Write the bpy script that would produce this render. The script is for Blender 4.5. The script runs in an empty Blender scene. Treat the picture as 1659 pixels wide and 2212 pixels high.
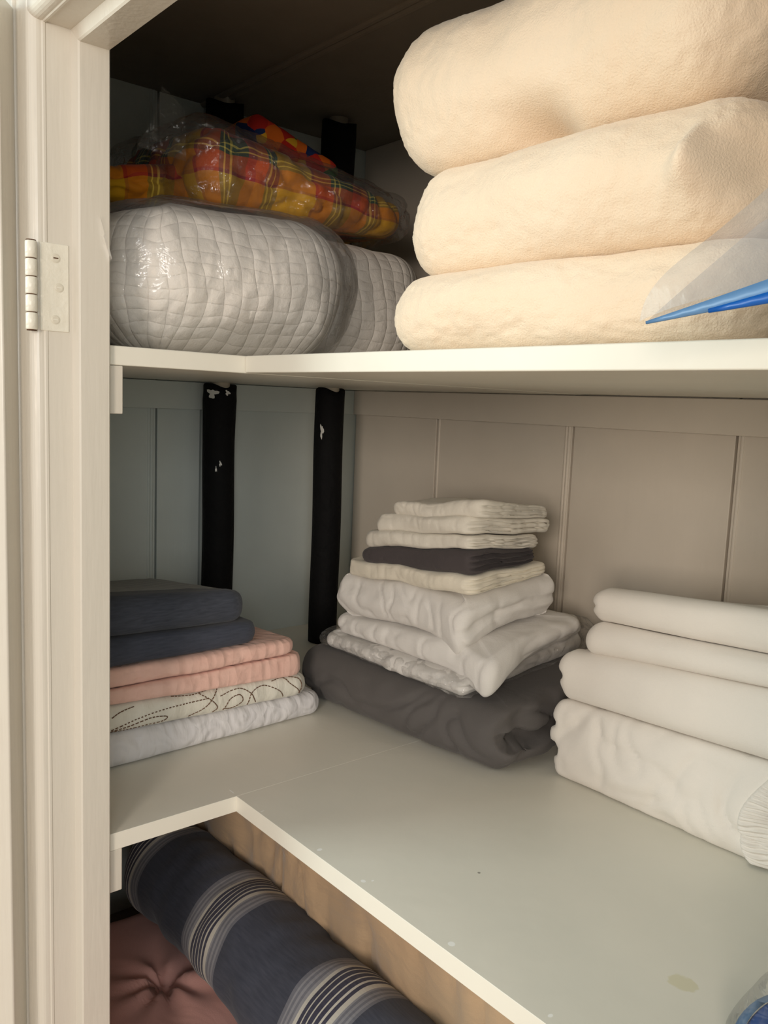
import bpy, math, random
import numpy as np
from mathutils import Vector, Matrix
from mathutils.bvhtree import BVHTree

random.seed(4)
COL = bpy.context.scene.collection
PI = math.pi

# ------------------------------------------------------------------ noise
_rng = np.random.RandomState(11)
_P = _rng.permutation(256)
_P = np.concatenate([_P, _P, _P])
_G = _rng.normal(size=(256, 3))
_G /= np.linalg.norm(_G, axis=1)[:, None]


def perlin(p):
    p = np.asarray(p, float)
    i = np.floor(p).astype(int)
    f = p - i
    i &= 255
    w = f * f * f * (f * (f * 6 - 15) + 10)
    out = 0
    for dx in (0, 1):
        for dy in (0, 1):
            for dz in (0, 1):
                h = _P[_P[_P[(i[:, 0] + dx) & 255] + ((i[:, 1] + dy) & 255)] + ((i[:, 2] + dz) & 255)]
                g = _G[h]
                d = f - np.array([dx, dy, dz])
                wt = (w[:, 0] if dx else 1 - w[:, 0]) * (w[:, 1] if dy else 1 - w[:, 1]) * (w[:, 2] if dz else 1 - w[:, 2])
                out = out + wt * (g * d).sum(1)
    return out * 1.5


# ------------------------------------------------------------------ object helpers
def tag(o, label=None, cat=None, group=None, kind=None):
    if label: o['label'] = label
    if cat: o['category'] = cat
    if group: o['group'] = group
    if kind: o['kind'] = kind
    return o


def mesh_obj(name, verts, faces, mat, parent=None, smooth=True, uvs=None, origin=None):
    v = np.asarray(verts, float)
    if origin is None:
        origin = np.array([(v[:, 0].min() + v[:, 0].max()) / 2, (v[:, 1].min() + v[:, 1].max()) / 2, v[:, 2].min()])
    origin = np.asarray(origin, float)
    me = bpy.data.meshes.new(name)
    me.from_pydata((v - origin).tolist(), [], [list(f) for f in faces])
    if uvs is not None:
        uvl = me.uv_layers.new(name='UVMap')
        li = np.empty(len(me.loops), dtype=np.int32)
        me.loops.foreach_get('vertex_index', li)
        uvl.data.foreach_set('uv', np.asarray(uvs, float)[li].ravel())
    if smooth:
        me.polygons.foreach_set('use_smooth', [True] * len(me.polygons))
    me.materials.append(mat)
    me.update()
    o = bpy.data.objects.new(name, me)
    COL.objects.link(o)
    if parent is not None:
        o.parent = parent
        o.location = Vector(origin) - parent.location
    else:
        o.location = Vector(origin)
    return o


def empty(name, loc):
    o = bpy.data.objects.new(name, None)
    COL.objects.link(o)
    o.location = loc
    o.empty_display_size = 0.02
    return o


class MB:
    """collects boxes, prisms and tubes into one mesh"""
    def __init__(s): s.v = []; s.f = []

    def box(s, a, b):
        n = len(s.v)
        (x0, y0, z0), (x1, y1, z1) = a, b
        s.v += [(x0, y0, z0), (x1, y0, z0), (x1, y1, z0), (x0, y1, z0), (x0, y0, z1), (x1, y0, z1), (x1, y1, z1), (x0, y1, z1)]
        s.f += [tuple(n + i for i in q) for q in ((0, 3, 2, 1), (4, 5, 6, 7), (0, 1, 5, 4), (1, 2, 6, 5), (2, 3, 7, 6), (3, 0, 4, 7))]
        return s

    def prism(s, prof, axis, a, b):
        """extrude closed 2D profile along axis ('z': prof=(x,y); 'y': prof=(x,z))"""
        n = len(s.v); k = len(prof)
        for t in (a, b):
            for p, q in prof:
                s.v.append((p, q, t) if axis == 'z' else (p, t, q))
        for i in range(k):
            j = (i + 1) % k
            s.f.append((n + i, n + j, n + k + j, n + k + i))
        s.f.append(tuple(n + i for i in reversed(range(k))))
        s.f.append(tuple(n + k + i for i in range(k)))
        return s

    def tube(s, pts, r, seg=10, cap=True):
        pts = [Vector(p) for p in pts]
        n0 = len(s.v)
        m = len(pts)
        prev = None
        for i, p in enumerate(pts):
            d = (pts[min(i + 1, m - 1)] - pts[max(i - 1, 0)]).normalized()
            if prev is None:
                a = d.orthogonal().normalized()
            else:
                a = (prev - d * prev.dot(d)).normalized()
            prev = a
            b = d.cross(a)
            rr = r[i] if isinstance(r, (list, tuple)) else r
            for k in range(seg):
                an = 2 * PI * k / seg
                s.v.append(tuple(p + (a * math.cos(an) + b * math.sin(an)) * rr))
        for i in range(m - 1):
            for k in range(seg):
                s.f.append((n0 + i * seg + k, n0 + i * seg + (k + 1) % seg, n0 + (i + 1) * seg + (k + 1) % seg, n0 + (i + 1) * seg + k))
        if cap:
            s.f.append(tuple(n0 + k for k in reversed(range(seg))))
            s.f.append(tuple(n0 + (m - 1) * seg + k for k in range(seg)))
        return s

    def build(s, name, mat, parent=None, smooth=False, bevel=0.0):
        o = mesh_obj(name, s.v, s.f, mat, parent, smooth)
        if bevel:
            m = o.modifiers.new('bevel', 'BEVEL'); m.width = bevel; m.segments = 3
            m.limit_method = 'ANGLE'; m.angle_limit = math.radians(40)
            o.data.polygons.foreach_set('use_smooth', [True] * len(o.data.polygons))
            w = o.modifiers.new('wn', 'WEIGHTED_NORMAL'); w.keep_sharp = True
        return o


# ------------------------------------------------------------------ materials
def srgb(r, g, b):
    f = lambda c: (c / 255 / 12.92) if c / 255 <= .04045 else ((c / 255 + .055) / 1.055) ** 2.4
    return (f(r), f(g), f(b), 1)


class NT:
    def __init__(s, name):
        s.m = bpy.data.materials.new(name); s.m.use_nodes = True
        s.t = s.m.node_tree; s.n = s.t.nodes; s.l = s.t.links
        s.n.clear()
        s.out = s.n.new('ShaderNodeOutputMaterial')

    def new(s, typ, **kw):
        nd = s.n.new(typ)
        for k, v in kw.items():
            if k.startswith('i_'):
                nd.inputs[k[2:].replace('_', ' ')].default_value = v
            else:
                setattr(nd, k, v)
        return nd

    def link(s, a, b): s.l.new(a, b)

    def math(s, op, a, b=None, c=None):
        nd = s.n.new('ShaderNodeMath'); nd.operation = op
        for i, x in enumerate((a, b, c)):
            if x is None: continue
            if isinstance(x, (int, float)): nd.inputs[i].default_value = x
            else: s.l.new(x, nd.inputs[i])
        return nd.outputs[0]

    def mix(s, fac, a, b, mode='MIX'):
        nd = s.n.new('ShaderNodeMix'); nd.data_type = 'RGBA'; nd.blend_type = mode
        for sock, x in ((nd.inputs[0], fac), (nd.inputs[6], a), (nd.inputs[7], b)):
            if isinstance(x, (int, float, tuple)): sock.default_value = x
            else: s.l.new(x, sock)
        return nd.outputs[2]

    def principled(s, color, rough=.7, sheen=0.0, spec=.3, normal=None, **kw):
        b = s.n.new('ShaderNodeBsdfPrincipled')
        if isinstance(color, tuple): b.inputs['Base Color'].default_value = color
        else: s.l.new(color, b.inputs['Base Color'])
        if isinstance(rough, (int, float)): b.inputs['Roughness'].default_value = rough
        else: s.l.new(rough, b.inputs['Roughness'])
        b.inputs['Sheen Weight'].default_value = sheen
        b.inputs['Sheen Roughness'].default_value = .5
        b.inputs['Specular IOR Level'].default_value = spec
        if normal is not None: s.l.new(normal, b.inputs['Normal'])
        s.l.new(b.outputs[0], s.out.inputs[0])
        return b

    def coord(s, kind='Object', scale=(1, 1, 1), rot=(0, 0, 0)):
        tc = s.n.new('ShaderNodeTexCoord')
        mp = s.n.new('ShaderNodeMapping')
        mp.inputs['Scale'].default_value = scale
        mp.inputs['Rotation'].default_value = rot
        s.l.new(tc.outputs[kind], mp.inputs[0])
        return mp.outputs[0]

    def noise(s, co, scale, detail=3, rough=.5, dist=0):
        nd = s.n.new('ShaderNodeTexNoise')
        nd.inputs['Scale'].default_value = scale; nd.inputs['Detail'].default_value = detail
        nd.inputs['Roughness'].default_value = rough; nd.inputs['Distortion'].default_value = dist
        s.l.new(co, nd.inputs['Vector'])
        return nd.outputs[0]

    def ramp(s, fac, stops, interp='LINEAR'):
        nd = s.n.new('ShaderNodeValToRGB'); nd.color_ramp.interpolation = interp
        e = nd.color_ramp.elements
        e[0].position, e[0].color = stops[0]
        e[1].position, e[1].color = stops[-1]
        for p, c in stops[1:-1]:
            k = e.new(p); k.color = c
        s.l.new(fac, nd.inputs[0])
        return nd.outputs[0]

    def bump(s, h, dist=.002, strength=1.0, prev=None):
        nd = s.n.new('ShaderNodeBump')
        nd.inputs['Distance'].default_value = dist; nd.inputs['Strength'].default_value = strength
        s.l.new(h, nd.inputs['Height'])
        if prev is not None: s.l.new(prev, nd.inputs['Normal'])
        return nd.outputs[0]


def g4(v): return (v, v, v, 1)


def paint(name, col, rough=.45, var=.05, bump=.0006, scale=14, spec=.4):
    t = NT(name); co = t.coord()
    n1 = t.noise(co, scale, 4); n2 = t.noise(t.coord(scale=(1, 1, .12)), 160, 2)
    c = t.mix(n1, tuple(x * (1 - var) for x in col[:3]) + (1,), tuple(min(1, x * (1 + var)) for x in col[:3]) + (1,))
    b = t.bump(n2, bump, .5); b = t.bump(n1, bump * 5, .5, b)
    t.principled(c, rough, spec=spec, normal=b)
    return t.m


def fabric(name, col, rough=.85, sheen=.15, wrinkle=.004, wscale=16, weave=.0004, var=.04, wdet=3, stretch=(1, 1, 1)):
    t = NT(name); co = t.coord(scale=stretch)
    n1 = t.noise(co, wscale, wdet, .55, .6)
    n3 = t.noise(t.coord(), 7, 3)
    n2 = t.noise(t.coord(), 700, 2)
    c = t.mix(n3, tuple(x * (1 - var) for x in col[:3]) + (1,), tuple(min(1, x * (1 + var)) for x in col[:3]) + (1,))
    b = t.bump(n2, weave, .6); b = t.bump(n1, wrinkle, .8, b)
    t.principled(c, rough, sheen=sheen, spec=.15, normal=b)
    return t.m


M = {}
M['wall'] = paint('painted boards tinted by cool light', srgb(206, 214, 210), .5)  # wall paint cooled: lack of warm light put into the colour
M['wallback'] = paint('painted boards tinted by warm light', srgb(226, 216, 202), .5)  # same wall paint, warm light on the back wall put into the colour
M['trim'] = paint('gloss white trim paint', srgb(212, 206, 194), .28, .02, .0008, 9, .5)
M['shelf'] = None
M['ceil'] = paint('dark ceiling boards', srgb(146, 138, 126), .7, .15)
M['dark'] = paint('dark gap', srgb(40, 32, 24), .9)
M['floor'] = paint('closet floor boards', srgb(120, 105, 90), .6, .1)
M['roomfloor'] = paint('room floor boards', srgb(170, 140, 110), .5, .1)
M['steel'] = paint('painted hinge', srgb(226, 222, 208), .3, .04, .001, 60, .5)


def shelf_mat():
    t = NT('white shelf paint'); tc = t.n.new('ShaderNodeTexCoord')
    geo = t.n.new('ShaderNodeNewGeometry')
    sx = t.n.new('ShaderNodeSeparateXYZ'); t.link(geo.outputs['Position'], sx.inputs[0])
    n1 = t.noise(tc.outputs['Object'], 9, 4)
    n2 = t.noise(tc.outputs['Object'], 55, 4)
    c = t.mix(n1, srgb(222, 220, 208), srgb(236, 231, 218))

    def blob(cx, cy, rx, ry, wob=.5):
        a = t.math('DIVIDE', t.math('SUBTRACT', sx.outputs[0], cx), rx)
        b = t.math('DIVIDE', t.math('SUBTRACT', sx.outputs[1], cy), ry)
        d = t.math('ADD', t.math('MULTIPLY', a, a), t.math('MULTIPLY', b, b))
        d = t.math('ADD', d, t.math('MULTIPLY', t.math('SUBTRACT', n2, .5), wob * 4))
        nd = t.n.new('ShaderNodeMapRange'); nd.inputs[1].default_value = .8; nd.inputs[2].default_value = 1.1
        nd.inputs[3].default_value = 1; nd.inputs[4].default_value = 0
        t.link(d, nd.inputs[0])
        return nd.outputs[0]
    low = t.math('LESS_THAN', sx.outputs[2], -.2)
    c = t.mix(t.math('MULTIPLY', t.math('MULTIPLY', blob(*STAIN, .010, .012, .8), low), .5), c, srgb(208, 200, 156))
    c = t.mix(t.math('MULTIPLY', t.math('MULTIPLY', blob(*DOT, .0016, .0016, .0), low), .7), c, srgb(110, 105, 95))
    c2 = c
    for (x, y, a, b_) in CHIPS:
        c2 = t.mix(t.math('MULTIPLY', blob(x, y, a, b_, .6), low), c2, srgb(250, 249, 244))
    b = t.bump(n1, .003, .4); b = t.bump(n2, .0006, .4, b)
    t.principled(c2, .42, spec=.4, normal=b)
    return t.m


STAIN = (.495, 1.089); DOT = (.510, .874)
CHIPS = [(.613, .745, .003, .002), (.613, .817, .0025, .003), (.605, .822, .0015, .001), (.612, .938, .003, .003), (.6205, .578, .0008, .006), (.617, .640, .003, .0008), (.612, 1.046, .003, .002)]
M['shelf'] = shelf_mat()

M['white'] = fabric('white cotton sheet', srgb(228, 224, 219), wrinkle=.004, wscale=14)
M['white2'] = fabric('soft white cotton', srgb(233, 226, 217), wrinkle=.003, wscale=9)
M['cream'] = fabric('cream cotton', srgb(230, 222, 205), wrinkle=.003, wscale=14)
M['ivory'] = fabric('ivory cotton', srgb(226, 220, 208), wrinkle=.003, wscale=16)
M['charcoal'] = fabric('charcoal cotton', srgb(78, 72, 73), sheen=.1, wrinkle=.003)
M['grey'] = fabric('dark grey cotton', srgb(98, 94, 92), sheen=.1, wrinkle=.006, wscale=10)
M['taupe'] = fabric('tan velvet', srgb(192, 163, 131), sheen=.35, wrinkle=.012, wscale=12, wdet=4, stretch=(1, .5, 1))
M['rose'] = fabric('dusty rose cotton', srgb(204, 154, 145), wrinkle=.004, wscale=13)


def fleece_mat():
    t = NT('cream fleece'); co = t.coord()
    n = t.noise(co, 650, 3); n1 = t.noise(co, 9, 2); n2 = t.noise(co, 45, 3)
    c = t.mix(n1, srgb(234, 212, 184), srgb(242, 225, 202))
    b = t.bump(n, .0012, .6); b = t.bump(n2, .0012, .3, b); b = t.bump(n1, .010, .5, b)
    t.principled(c, .95, sheen=.25, spec=.05, normal=b)
    return t.m


M['fleece'] = fleece_mat()


def navy_mat():
    t = NT('navy chambray')
    a = t.noise(t.coord(scale=(.12, 1, 1)), 420, 2); b_ = t.noise(t.coord(scale=(1, 1, .1)), 420, 2); n = t.noise(t.coord(), 12, 3)
    c = t.mix(a, srgb(50, 54, 63), srgb(80, 84, 95))
    c = t.mix(t.math('MULTIPLY', b_, .5), c, srgb(70, 74, 90))
    b = t.bump(n, .004, .7); b = t.bump(a, .0006, .6, b)
    t.principled(c, .9, sheen=.12, spec=.1, normal=b)
    return t.m


def navytop_mat():
    """chambray with grey stripes woven across the back of the top"""
    t = NT('navy chambray with grey stripes')
    tc = t.n.new('ShaderNodeTexCoord'); s = t.n.new('ShaderNodeSeparateXYZ'); t.link(tc.outputs['Object'], s.inputs[0])
    a = t.noise(t.coord(scale=(.12, 1, 1)), 420, 2); n = t.noise(t.coord(), 12, 3)
    nv = t.mix(a, srgb(50, 54, 63), srgb(80, 84, 95))
    gy = t.mix(t.math('GREATER_THAN', t.math('FRACT', t.math('MULTIPLY', s.outputs[1], 70)), .75), srgb(128, 132, 134), srgb(176, 176, 172))
    m = t.math('LESS_THAN', s.outputs[1], NAVY_SPLIT)
    c = t.mix(m, nv, gy)
    b = t.bump(n, .004, .7); b = t.bump(a, .0006, .6, b)
    t.principled(c, .9, sheen=.12, spec=.1, normal=b)
    return t.m


NAVY_SPLIT = .085
M['navy'] = navy_mat()
M['navytop'] = navytop_mat()


def seersucker():
    t = NT('pink puckered cotton')
    co = t.coord('UV', scale=(1, .35, 1)); v = t.n.new('ShaderNodeTexVoronoi'); v.inputs['Scale'].default_value = 75
    t.link(co, v.inputs['Vector'])
    n = t.noise(t.coord('UV'), 45, 3)
    c = t.mix(n, srgb(222, 176, 162), srgb(238, 200, 186))
    b = t.bump(v.outputs[0], .004, .7); b = t.bump(n, .004, .6, b)
    t.principled(c, .9, sheen=.15, spec=.1, normal=b)
    return t.m


def matelasse(name, c0, c1, ripple, vsc=26):
    t = NT(name)
    co = t.coord('UV')
    v = t.n.new('ShaderNodeTexVoronoi'); v.inputs['Scale'].default_value = vsc; t.link(co, v.inputs['Vector'])
    w = t.math('SINE', t.math('MULTIPLY', v.outputs[0], ripple))
    n = t.noise(t.coord('UV', scale=(1, .4, 1)), 60, 3)
    c = t.mix(n, c0, c1)
    b = t.bump(w, .0014, .45); b = t.bump(n, .005, .7, b)
    t.principled(c, .9, sheen=.15, spec=.1, normal=b)
    return t.m


M['pink'] = seersucker()
M['quiltwhite'] = matelasse('white quilted cotton', srgb(216, 211, 198), srgb(230, 226, 214), 9)
M['lavender'] = matelasse('pale lavender matelasse', srgb(212, 209, 211), srgb(228, 225, 225), 15, 34)
M['thread'] = fabric('brown thread', srgb(110, 84, 66), wrinkle=0.0001)


def quilt_mat():
    t = NT('white crinkled quilt')
    n0 = t.n.new('ShaderNodeTexNoise'); n0.inputs['Scale'].default_value = 12; n0.inputs['Detail'].default_value = 2
    tc = t.n.new('ShaderNodeTexCoord'); t.link(tc.outputs['UV'], n0.inputs['Vector'])
    ad = t.n.new('ShaderNodeMixRGB'); ad.blend_type = 'LINEAR_LIGHT'; ad.inputs[0].default_value = .016
    t.link(tc.outputs['UV'], ad.inputs[1]); t.link(n0.outputs['Color'], ad.inputs[2])
    sp = t.n.new('ShaderNodeSeparateXYZ'); t.link(ad.outputs[0], sp.inputs[0])
    fa = t.math('POWER', t.math('ABSOLUTE', t.math('SINE', t.math('MULTIPLY', sp.outputs[0], PI * 44))), .45)
    fb = t.math('POWER', t.math('ABSOLUTE', t.math('SINE', t.math('MULTIPLY', sp.outputs[1], PI * 72))), .45)
    h = t.math('MULTIPLY', t.math('ADD', fa, .25), t.math('ADD', fb, .8))
    n = t.noise(t.coord('UV'), 55, 4, .6)
    c = t.mix(h, srgb(236, 228, 220), srgb(244, 239, 232))
    b = t.bump(h, .0020, .55); b = t.bump(n, .005, .5, b)
    t.principled(c, .9, sheen=.2, spec=.1, normal=b)
    return t.m


M['quilt'] = quilt_mat()


def plaid_mat():
    t = NT('madras plaid')
    tc = t.n.new('ShaderNodeTexCoord')
    n0 = t.n.new('ShaderNodeTexNoise'); n0.inputs['Scale'].default_value = 9; t.link(tc.outputs['UV'], n0.inputs['Vector'])
    ad = t.n.new('ShaderNodeMixRGB'); ad.blend_type = 'LINEAR_LIGHT'; ad.inputs[0].default_value = .014
    t.link(tc.outputs['UV'], ad.inputs[1]); t.link(n0.outputs['Color'], ad.inputs[2])
    s = t.n.new('ShaderNodeSeparateXYZ'); t.link(ad.outputs[0], s.inputs[0])
    Y, O, R, G, K, L = srgb(214, 160, 22), srgb(204, 84, 30), srgb(164, 26, 40), srgb(44, 70, 58), srgb(26, 28, 26), srgb(214, 200, 96)
    stops = [(0, Y), (.22, R), (.25, O), (.40, G), (.43, L), (.445, G), (.475, L), (.49, G), (.53, K), (.60, R), (.68, O), (.78, G), (.80, L), (.815, G), (.84, L), (.85, G), (.88, Y)]
    a = t.ramp(t.math('FRACT', t.math('MULTIPLY', s.outputs[0], 5.6)), stops, 'CONSTANT')
    b_ = t.ramp(t.math('FRACT', t.math('MULTIPLY', s.outputs[1], 7.5)), stops, 'CONSTANT')
    c = t.mix(.5, a, b_)
    n = t.noise(t.coord(), 26, 3)
    t.principled(c, .7, sheen=.1, spec=.2, normal=t.bump(n, .008, .8))
    return t.m


M['plaid'] = plaid_mat()


def floral_mat():
    t = NT('multicoloured floral print')
    v = t.n.new('ShaderNodeTexVoronoi'); v.inputs['Scale'].default_value = 42; t.link(t.coord(), v.inputs['Vector'])
    s = t.n.new('ShaderNodeSeparateColor'); t.link(v.outputs['Color'], s.inputs[0])
    c = t.ramp(s.outputs[0], [(0, srgb(190, 40, 30)), (.25, srgb(226, 110, 30)), (.45, srgb(30, 48, 96)), (.6, srgb(52, 110, 50)), (.72, srgb(220, 60, 40)), (.85, srgb(226, 170, 40)), (1, srgb(110, 30, 30))], 'CONSTANT')
    t.principled(c, .8, normal=t.bump(v.outputs[0], .004, .5))
    return t.m


M['floral'] = floral_mat()


def film_mat(name, fac=.10, seam=None, tint=(1, 1, 1, 1), haze=.0, bumpd=.006, bs=18, rough=.06, hazecol=(.9, .9, .9, 1)):
    t = NT(name)
    n = t.noise(t.coord(), bs, 4, .55, 1.2)
    bp = t.bump(n, bumpd, .9)
    tr = t.n.new('ShaderNodeBsdfTransparent'); tr.inputs[0].default_value = tint
    gl = t.n.new('ShaderNodeBsdfGlossy'); gl.inputs['Roughness'].default_value = rough; t.link(bp, gl.inputs['Normal'])
    df = t.n.new('ShaderNodeBsdfDiffuse'); df.inputs[0].default_value = hazecol
    lw = t.n.new('ShaderNodeLayerWeight'); lw.inputs[0].default_value = .25; t.link(bp, lw.inputs['Normal'])
    m0 = t.n.new('ShaderNodeMixShader'); m0.inputs[0].default_value = haze
    t.link(tr.outputs[0], m0.inputs[1]); t.link(df.outputs[0], m0.inputs[2])
    if seam:
        so = t.n.new('ShaderNodeSeparateXYZ'); tcs = t.n.new('ShaderNodeTexCoord'); t.link(tcs.outputs['Object'], so.inputs[0])
        zz_ = t.math('ADD', so.outputs[2], t.math('MULTIPLY', so.outputs[0], .03))
        t.link(t.math('ADD', t.math('MULTIPLY', t.math('GREATER_THAN', zz_, seam), .07), haze), m0.inputs[0])
    m1 = t.n.new('ShaderNodeMixShader')
    t.link(t.math('MULTIPLY', t.math('ADD', lw.outputs['Fresnel'], .12), fac * 4), m1.inputs[0])
    t.link(m0.outputs[0], m1.inputs[1]); t.link(gl.outputs[0], m1.inputs[2])
    t.link(m1.outputs[0], t.out.inputs[0])
    return t.m


M['film'] = film_mat('clear plastic film', .12, seam=.098, haze=.02, bumpd=.008)
M['film2'] = film_mat('crinkled clear plastic', .10, haze=.035, bumpd=.012, bs=30)
M['bagfilm'] = film_mat('thin frosted plastic', .02, haze=.38, bumpd=.0015, hazecol=(.42, .42, .42, 1), rough=.2)


def plain(name, col, rough=.4, spec=.5, **kw):
    t = NT(name); n = t.noise(t.coord(), 40, 3)
    c = t.mix(n, tuple(x * .92 for x in col[:3]) + (1,), col)
    b = t.principled(c, rough, spec=spec)
    for k, v in kw.items(): b.inputs[k].default_value = v
    return t.m


M['zipdark'] = plain('blue zip strip', srgb(16, 92, 178), .3)
M['ziplight'] = plain('pale blue zip lip', srgb(96, 138, 182), .35)
M['foam'] = paint('black pipe insulation', srgb(20, 20, 21), .75, .1, .0015, 60, .15)
M['pipe'] = paint('beige painted pipe', srgb(196, 186, 168), .4)
M['chip'] = paint('white paint splash', srgb(225, 225, 220), .5)
M['rust'] = paint('rust streak', srgb(84, 56, 36), .9)
M['screw'] = paint('painted screw head', srgb(214, 208, 192), .3)


def stripe_mat():
    """navy chambray with groups of pale woven stripes across the roll (object Y)"""
    t = NT('navy striped chambray')
    tc = t.n.new('ShaderNodeTexCoord'); s = t.n.new('ShaderNodeSeparateXYZ'); t.link(tc.outputs['Object'], s.inputs[0])
    n0 = t.noise(t.coord(), 6, 2)
    y = t.math('ADD', s.outputs[1], t.math('MULTIPLY', t.math('SUBTRACT', n0, .5), .012))
    f = t.math('FRACT', t.math('ADD', t.math('MULTIPLY', y, 1 / STRIPE_P), STRIPE_O))
    N, W, G, D, H = srgb(58, 62, 74), srgb(206, 202, 190), srgb(116, 117, 124), srgb(54, 52, 68), srgb(146, 146, 150)
    st = [(0, G), (.02, H), (.035, G), (.05, H), (.065, G), (.08, H), (.10, W), (.125, D), (.145, W), (.155, D), (.18, W), (.19, D), (.215, W), (.225, D), (.25, W),
          (.26, D), (.28, W), (.305, H), (.32, G), (.335, H), (.35, G), (.365, H), (.38, G), (.40, N), (1, N)]
    c = t.ramp(f, st, 'CONSTANT')
    a = t.noise(t.coord(scale=(1, .12, 1)), 300, 2)
    c = t.mix(.22, c, t.mix(a, srgb(40, 44, 58), srgb(130, 132, 144)), 'MIX')
    n = t.noise(t.coord(), 10, 3)
    b = t.bump(n, .008, .7); b = t.bump(a, .0008, .5, b)
    t.principled(c, .9, sheen=.12, spec=.1, normal=b)
    return t.m


STRIPE_P = .235; STRIPE_O = .157
M['stripe'] = stripe_mat()


# ------------------------------------------------------------------ folded cloth builder
def fold_mesh(corners, zb, zt, e=.02, n=2.3, rc=None, M_=200, rim=22, rings=16, layers=None, dome=.0, sag=0.0,
              wr=(), topmask=.25, botmask=.1, seed=0, bulge=(0, 0, 0, 0), warp=None, extra=None):
    """rounded slab over a quad footprint (P0..P3 counter-clockwise from above); sides 0:P0P1 1:P1P2 2:P2P3 3:P3P0"""
    P = np.array([c[:2] for c in corners], float)
    zb = np.array(zb, float); zt = np.array(zt, float)
    rc = rc if rc is not None else e * 1.4
    lu = (np.linalg.norm(P[1] - P[0]) + np.linalg.norm(P[2] - P[3])) / 2
    lv = (np.linalg.norm(P[3] - P[0]) + np.linalg.norm(P[2] - P[1])) / 2
    ru, rv = min(rc / lu, .45), min(rc / lv, .45)
    path = []
    for (cx, cy, a0) in ((ru, rv, PI), (1 - ru, rv, 1.5 * PI), (1 - ru, 1 - rv, 0), (ru, 1 - rv, .5 * PI)):
        for k in range(33):
            a = a0 + k / 32 * PI / 2
            path.append((cx + ru * math.cos(a), cy + rv * math.sin(a)))
    path = np.array(path + [path[0]])
    seg = np.linalg.norm(np.diff(path * [lu, lv], axis=0), axis=1)
    cum = np.concatenate([[0], np.cumsum(seg)])
    s = np.linspace(0, cum[-1], M_, endpoint=False)
    uv = np.stack([np.interp(s, cum, path[:, 0]), np.interp(s, cum, path[:, 1])], 1)

    def bil(uv, A):
        a, b = uv[..., 0:1], uv[..., 1:2]
        return (1 - a) * (1 - b) * A[0] + a * (1 - b) * A[1] + a * b * A[2] + (1 - a) * b * A[3]
    xy = bil(uv, P)
    tn = np.roll(xy, -1, 0) - np.roll(xy, 1, 0)
    tn /= np.linalg.norm(tn, axis=1)[:, None]
    nr = np.stack([tn[:, 1], -tn[:, 0]], 1)
    sw = np.stack([uv[:, 1], 1 - uv[:, 0], 1 - uv[:, 1], uv[:, 0]], 1)
    sw = np.clip(1 - sw / .05, 0, 1)
    ctr = np.array([.5, .5])
    V, UV, NZ = [], [], []
    h0 = np.array([bil(uv, zb[:, None])[:, 0], bil(uv, zt[:, None])[:, 0]])
    # bulge: footprint pushed outward along the middle of a side
    along = [uv[:, 0], uv[:, 1], uv[:, 0], uv[:, 1]]
    push = sum(bulge[i] * sw[:, i] * np.sin(np.clip(along[i], 0, 1) * PI) for i in range(4))
    xy = xy + nr * push[:, None]
    cxy = bil(ctr[None], P)[0]
    ratio = lambda q: 1 - (1 - q) ** 1.0
    base_in = xy - nr * e
    for k in range(rings, 0, -1):          # bottom, from centre outwards
        q = k / rings
        uvq = uv * (1 - q) + ctr * q
        xyq = base_in * (1 - q) + cxy * q
        z = bil(uvq, zb[:, None])[:, 0]
        V.append(np.column_stack([xyq, z])); UV.append(np.column_stack([s, np.full(M_, -q * .15)])); NZ.append((botmask, 0))
    for j in range(rim + 1):
        t = .5 - .5 * math.cos(PI * j / rim)
        ins = e * (1 - (max(0, 1 - abs(2 * t - 1) ** n)) ** (1 / n))
        off = np.full(M_, -ins)
        if layers:
            for i, spec in layers.items():
                cnt, dep = spec[0], spec[1]
                g = np.zeros(M_)
                for q in range(1, cnt):
                    tq = q / cnt + .12 / cnt * perlin(np.column_stack([s * 25, np.full(M_, q * 3.7 + seed), np.zeros(M_)]))
                    g += np.exp(-((t - tq) / (.16 / cnt)) ** 2)
                # each layer ends at a slightly different depth
                lay = min(cnt - 1, int(t * cnt))
                jit = (perlin(np.column_stack([s * 18, np.full(M_, lay * 5.3 + seed * 1.7), np.full(M_, .5)])) * .5 + .15) * dep * .8
                off += -(np.clip(g, 0, 1) * dep + jit) * sw[:, i]
        z = h0[0] + (h0[1] - h0[0]) * t
        V.append(np.column_stack([xy + nr * off[:, None], z]))
        UV.append(np.column_stack([s, np.full(M_, (h0[1] - h0[0]).mean() * t)]))
        NZ.append((botmask + (1 - botmask) * min(1, t * 5) if t < .5 else topmask + (1 - topmask) * min(1, (1 - t) * 5), 1))
    for k in range(1, rings + 1):
        q = k / rings
        uvq = uv * (1 - q) + ctr * q
        xyq = base_in * (1 - q) + cxy * q
        z = bil(uvq, zt[:, None])[:, 0] + dome * (1 - (1 - q) ** 2) - sag * (1 - (1 - q) ** 2)
        V.append(np.column_stack([xyq, z]))
        UV.append(np.column_stack([s, np.full(M_, (h0[1] - h0[0]).mean() + q * min(lu, lv) * .5)])); NZ.append((topmask, 0))
    nR = len(V)
    Vv = np.concatenate(V); UVv = np.concatenate(UV)
    mask = np.repeat(np.array([a for a, b in NZ]), M_)
    faces = []
    for j in range(nR - 1):
        for i in range(M_):
            i2 = (i + 1) % M_
            faces.append((j * M_ + i, j * M_ + i2, (j + 1) * M_ + i2, (j + 1) * M_ + i))
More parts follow.
